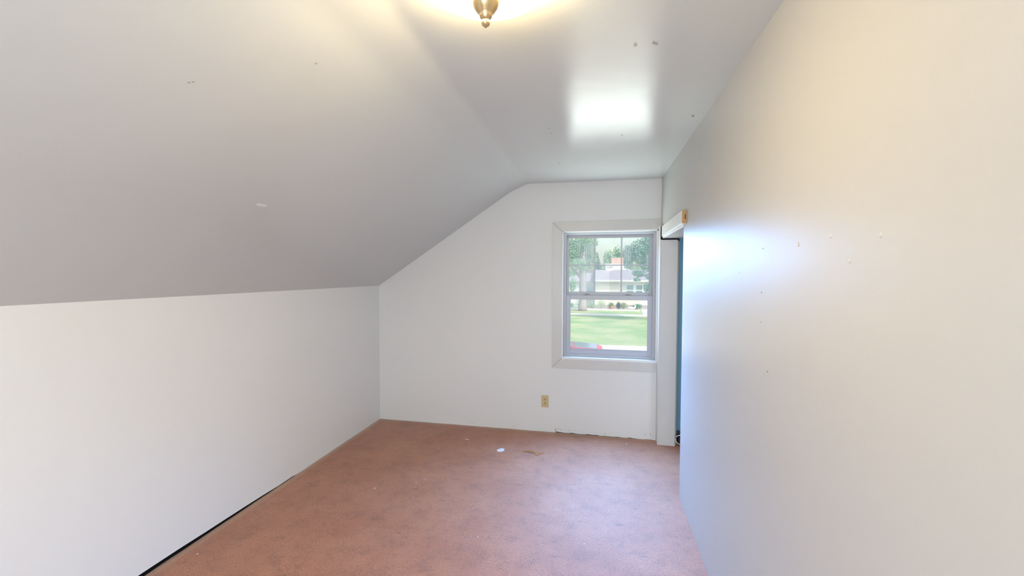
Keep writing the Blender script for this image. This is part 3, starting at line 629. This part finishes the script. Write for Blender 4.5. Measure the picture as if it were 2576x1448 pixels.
# longitudinal stations: x, z low, z belt, half width low, z roof, half width roof
st = [(-2.20, .45, .85, .74, .95, .60), (-2.05, .28, .98, .86, 1.30, .58), (-1.75, .22, 1.02, .90, 1.58, .60), (-1.2, .20, 1.03, .91, 1.655, .62), (-.2, .20, 1.02, .91, 1.675, .62),
      (.45, .20, 1.0, .91, 1.64, .60), (.66, .20, .99, .91, 1.575, .59), (.92, .20, .98, .90, 1.30, .66), (1.22, .20, .97, .89, 1.03, .74), (1.75, .22, .90, .86, .96, .70), (2.1, .28, .76, .76, .84, .60), (2.2, .40, .62, .66, .68, .52)]
bm = bmesh.new(); rings = []
for x, zl, zb, hw, zr, hr in st:
    half = [(0, zl), (hw*.9, zl), (hw, zl+.12), (hw, (zl+zb)/2), (hw*.985, zb), (hr+.03, zr-.05), (hr-.05, zr-.005), (0, zr+.012)]
    ring = [(-a, z) for a, z in half[::-1][:-1]] + half[:-1] if False else [(a, z) for a, z in half] + [(-a, z) for a, z in half[-2:0:-1]]
    rings.append([bm.verts.new((x, a, z)) for a, z in ring])
for a, b in zip(rings, rings[1:]):
    for k in range(len(a)): bm.faces.new((a[k], b[k], b[(k+1) % len(a)], a[(k+1) % len(a)]))
bm.faces.new(rings[0]); bm.faces.new(rings[-1][::-1])
body = obj('body', bm, RED, car, True)
def quadpanel(name, pts, m, th=.012, parent=car):
    bm = bmesh.new(); P = [Vector(p) for p in pts]; nn = (P[1]-P[0]).cross(P[2]-P[0]).normalized()*th
    A = [bm.verts.new(p-nn) for p in P]; B = [bm.verts.new(p+nn) for p in P]; bm.faces.new(A); bm.faces.new(B[::-1]); q = len(P)
    for i in range(q): bm.faces.new((A[i], B[i], B[(i+1) % q], A[(i+1) % q]))
    return obj(name, bm, m, parent)
quadpanel('sunroof', [(-.22, -.49, 1.684), (-.22, .49, 1.684), (.48, .46, 1.642), (.48, -.46, 1.642)], CGL)
quadpanel('sunroof', [(-.86, -.49, 1.680), (-.86, .49, 1.680), (-.26, .49, 1.690), (-.26, -.49, 1.690)], CGL)
for s in (-1, 1):
    quadpanel('side_window', [(-.35, s*.895, 1.06), (-.35, s*.665, 1.60), (.42, s*.655, 1.565), (.80, s*.79, 1.20), (.88, s*.885, 1.06)], CGL)
    quadpanel('side_window', [(-1.25, s*.895, 1.07), (-1.22, s*.665, 1.59), (-.45, s*.665, 1.60), (-.45, s*.895, 1.06)], CGL)
    quadpanel('side_window', [(-1.85, s*.88, 1.07), (-1.70, s*.66, 1.50), (-1.33, s*.665, 1.57), (-1.36, s*.895, 1.07)], CGL)
    mrr = obj('side_mirror', boxes((.70, .82, s*.98-.08, s*.98+.08, 1.04, 1.17)), RED, car, bevel=.02)
    hl = quadpanel('headlight', [(2.0, s*.70, .80), (1.95, s*.83, .78), (2.10, s*.76, .64), (2.16, s*.62, .64)], RIM)
    for x in (-1.35, 1.38):
        bm = bmesh.new(); bmesh.ops.create_cone(bm, cap_ends=True, segments=28, radius1=.34, radius2=.34, depth=.22); bmesh.ops.rotate(bm, verts=bm.verts, matrix=Matrix.Rotation(math.pi/2, 3, 'X')); bmesh.ops.translate(bm, verts=bm.verts, vec=(x, s*.82, .345))
        wh = obj('wheel', bm, TYRE, car, bevel=.02)
        bm = bmesh.new(); bmesh.ops.create_cone(bm, cap_ends=True, segments=20, radius1=.22, radius2=.20, depth=.03); bmesh.ops.rotate(bm, verts=bm.verts, matrix=Matrix.Rotation(s*math.pi/2, 3, 'X')); bmesh.ops.translate(bm, verts=bm.verts, vec=(x, s*.935, .345)); obj('hubcap', bm, RIM, wh)
quadpanel('windshield', [(.64, -.52, 1.585), (.64, .52, 1.585), (1.20, .66, 1.055), (1.20, -.66, 1.055)], mat('windshield_glass', (.62, .74, .76), .1, .7))
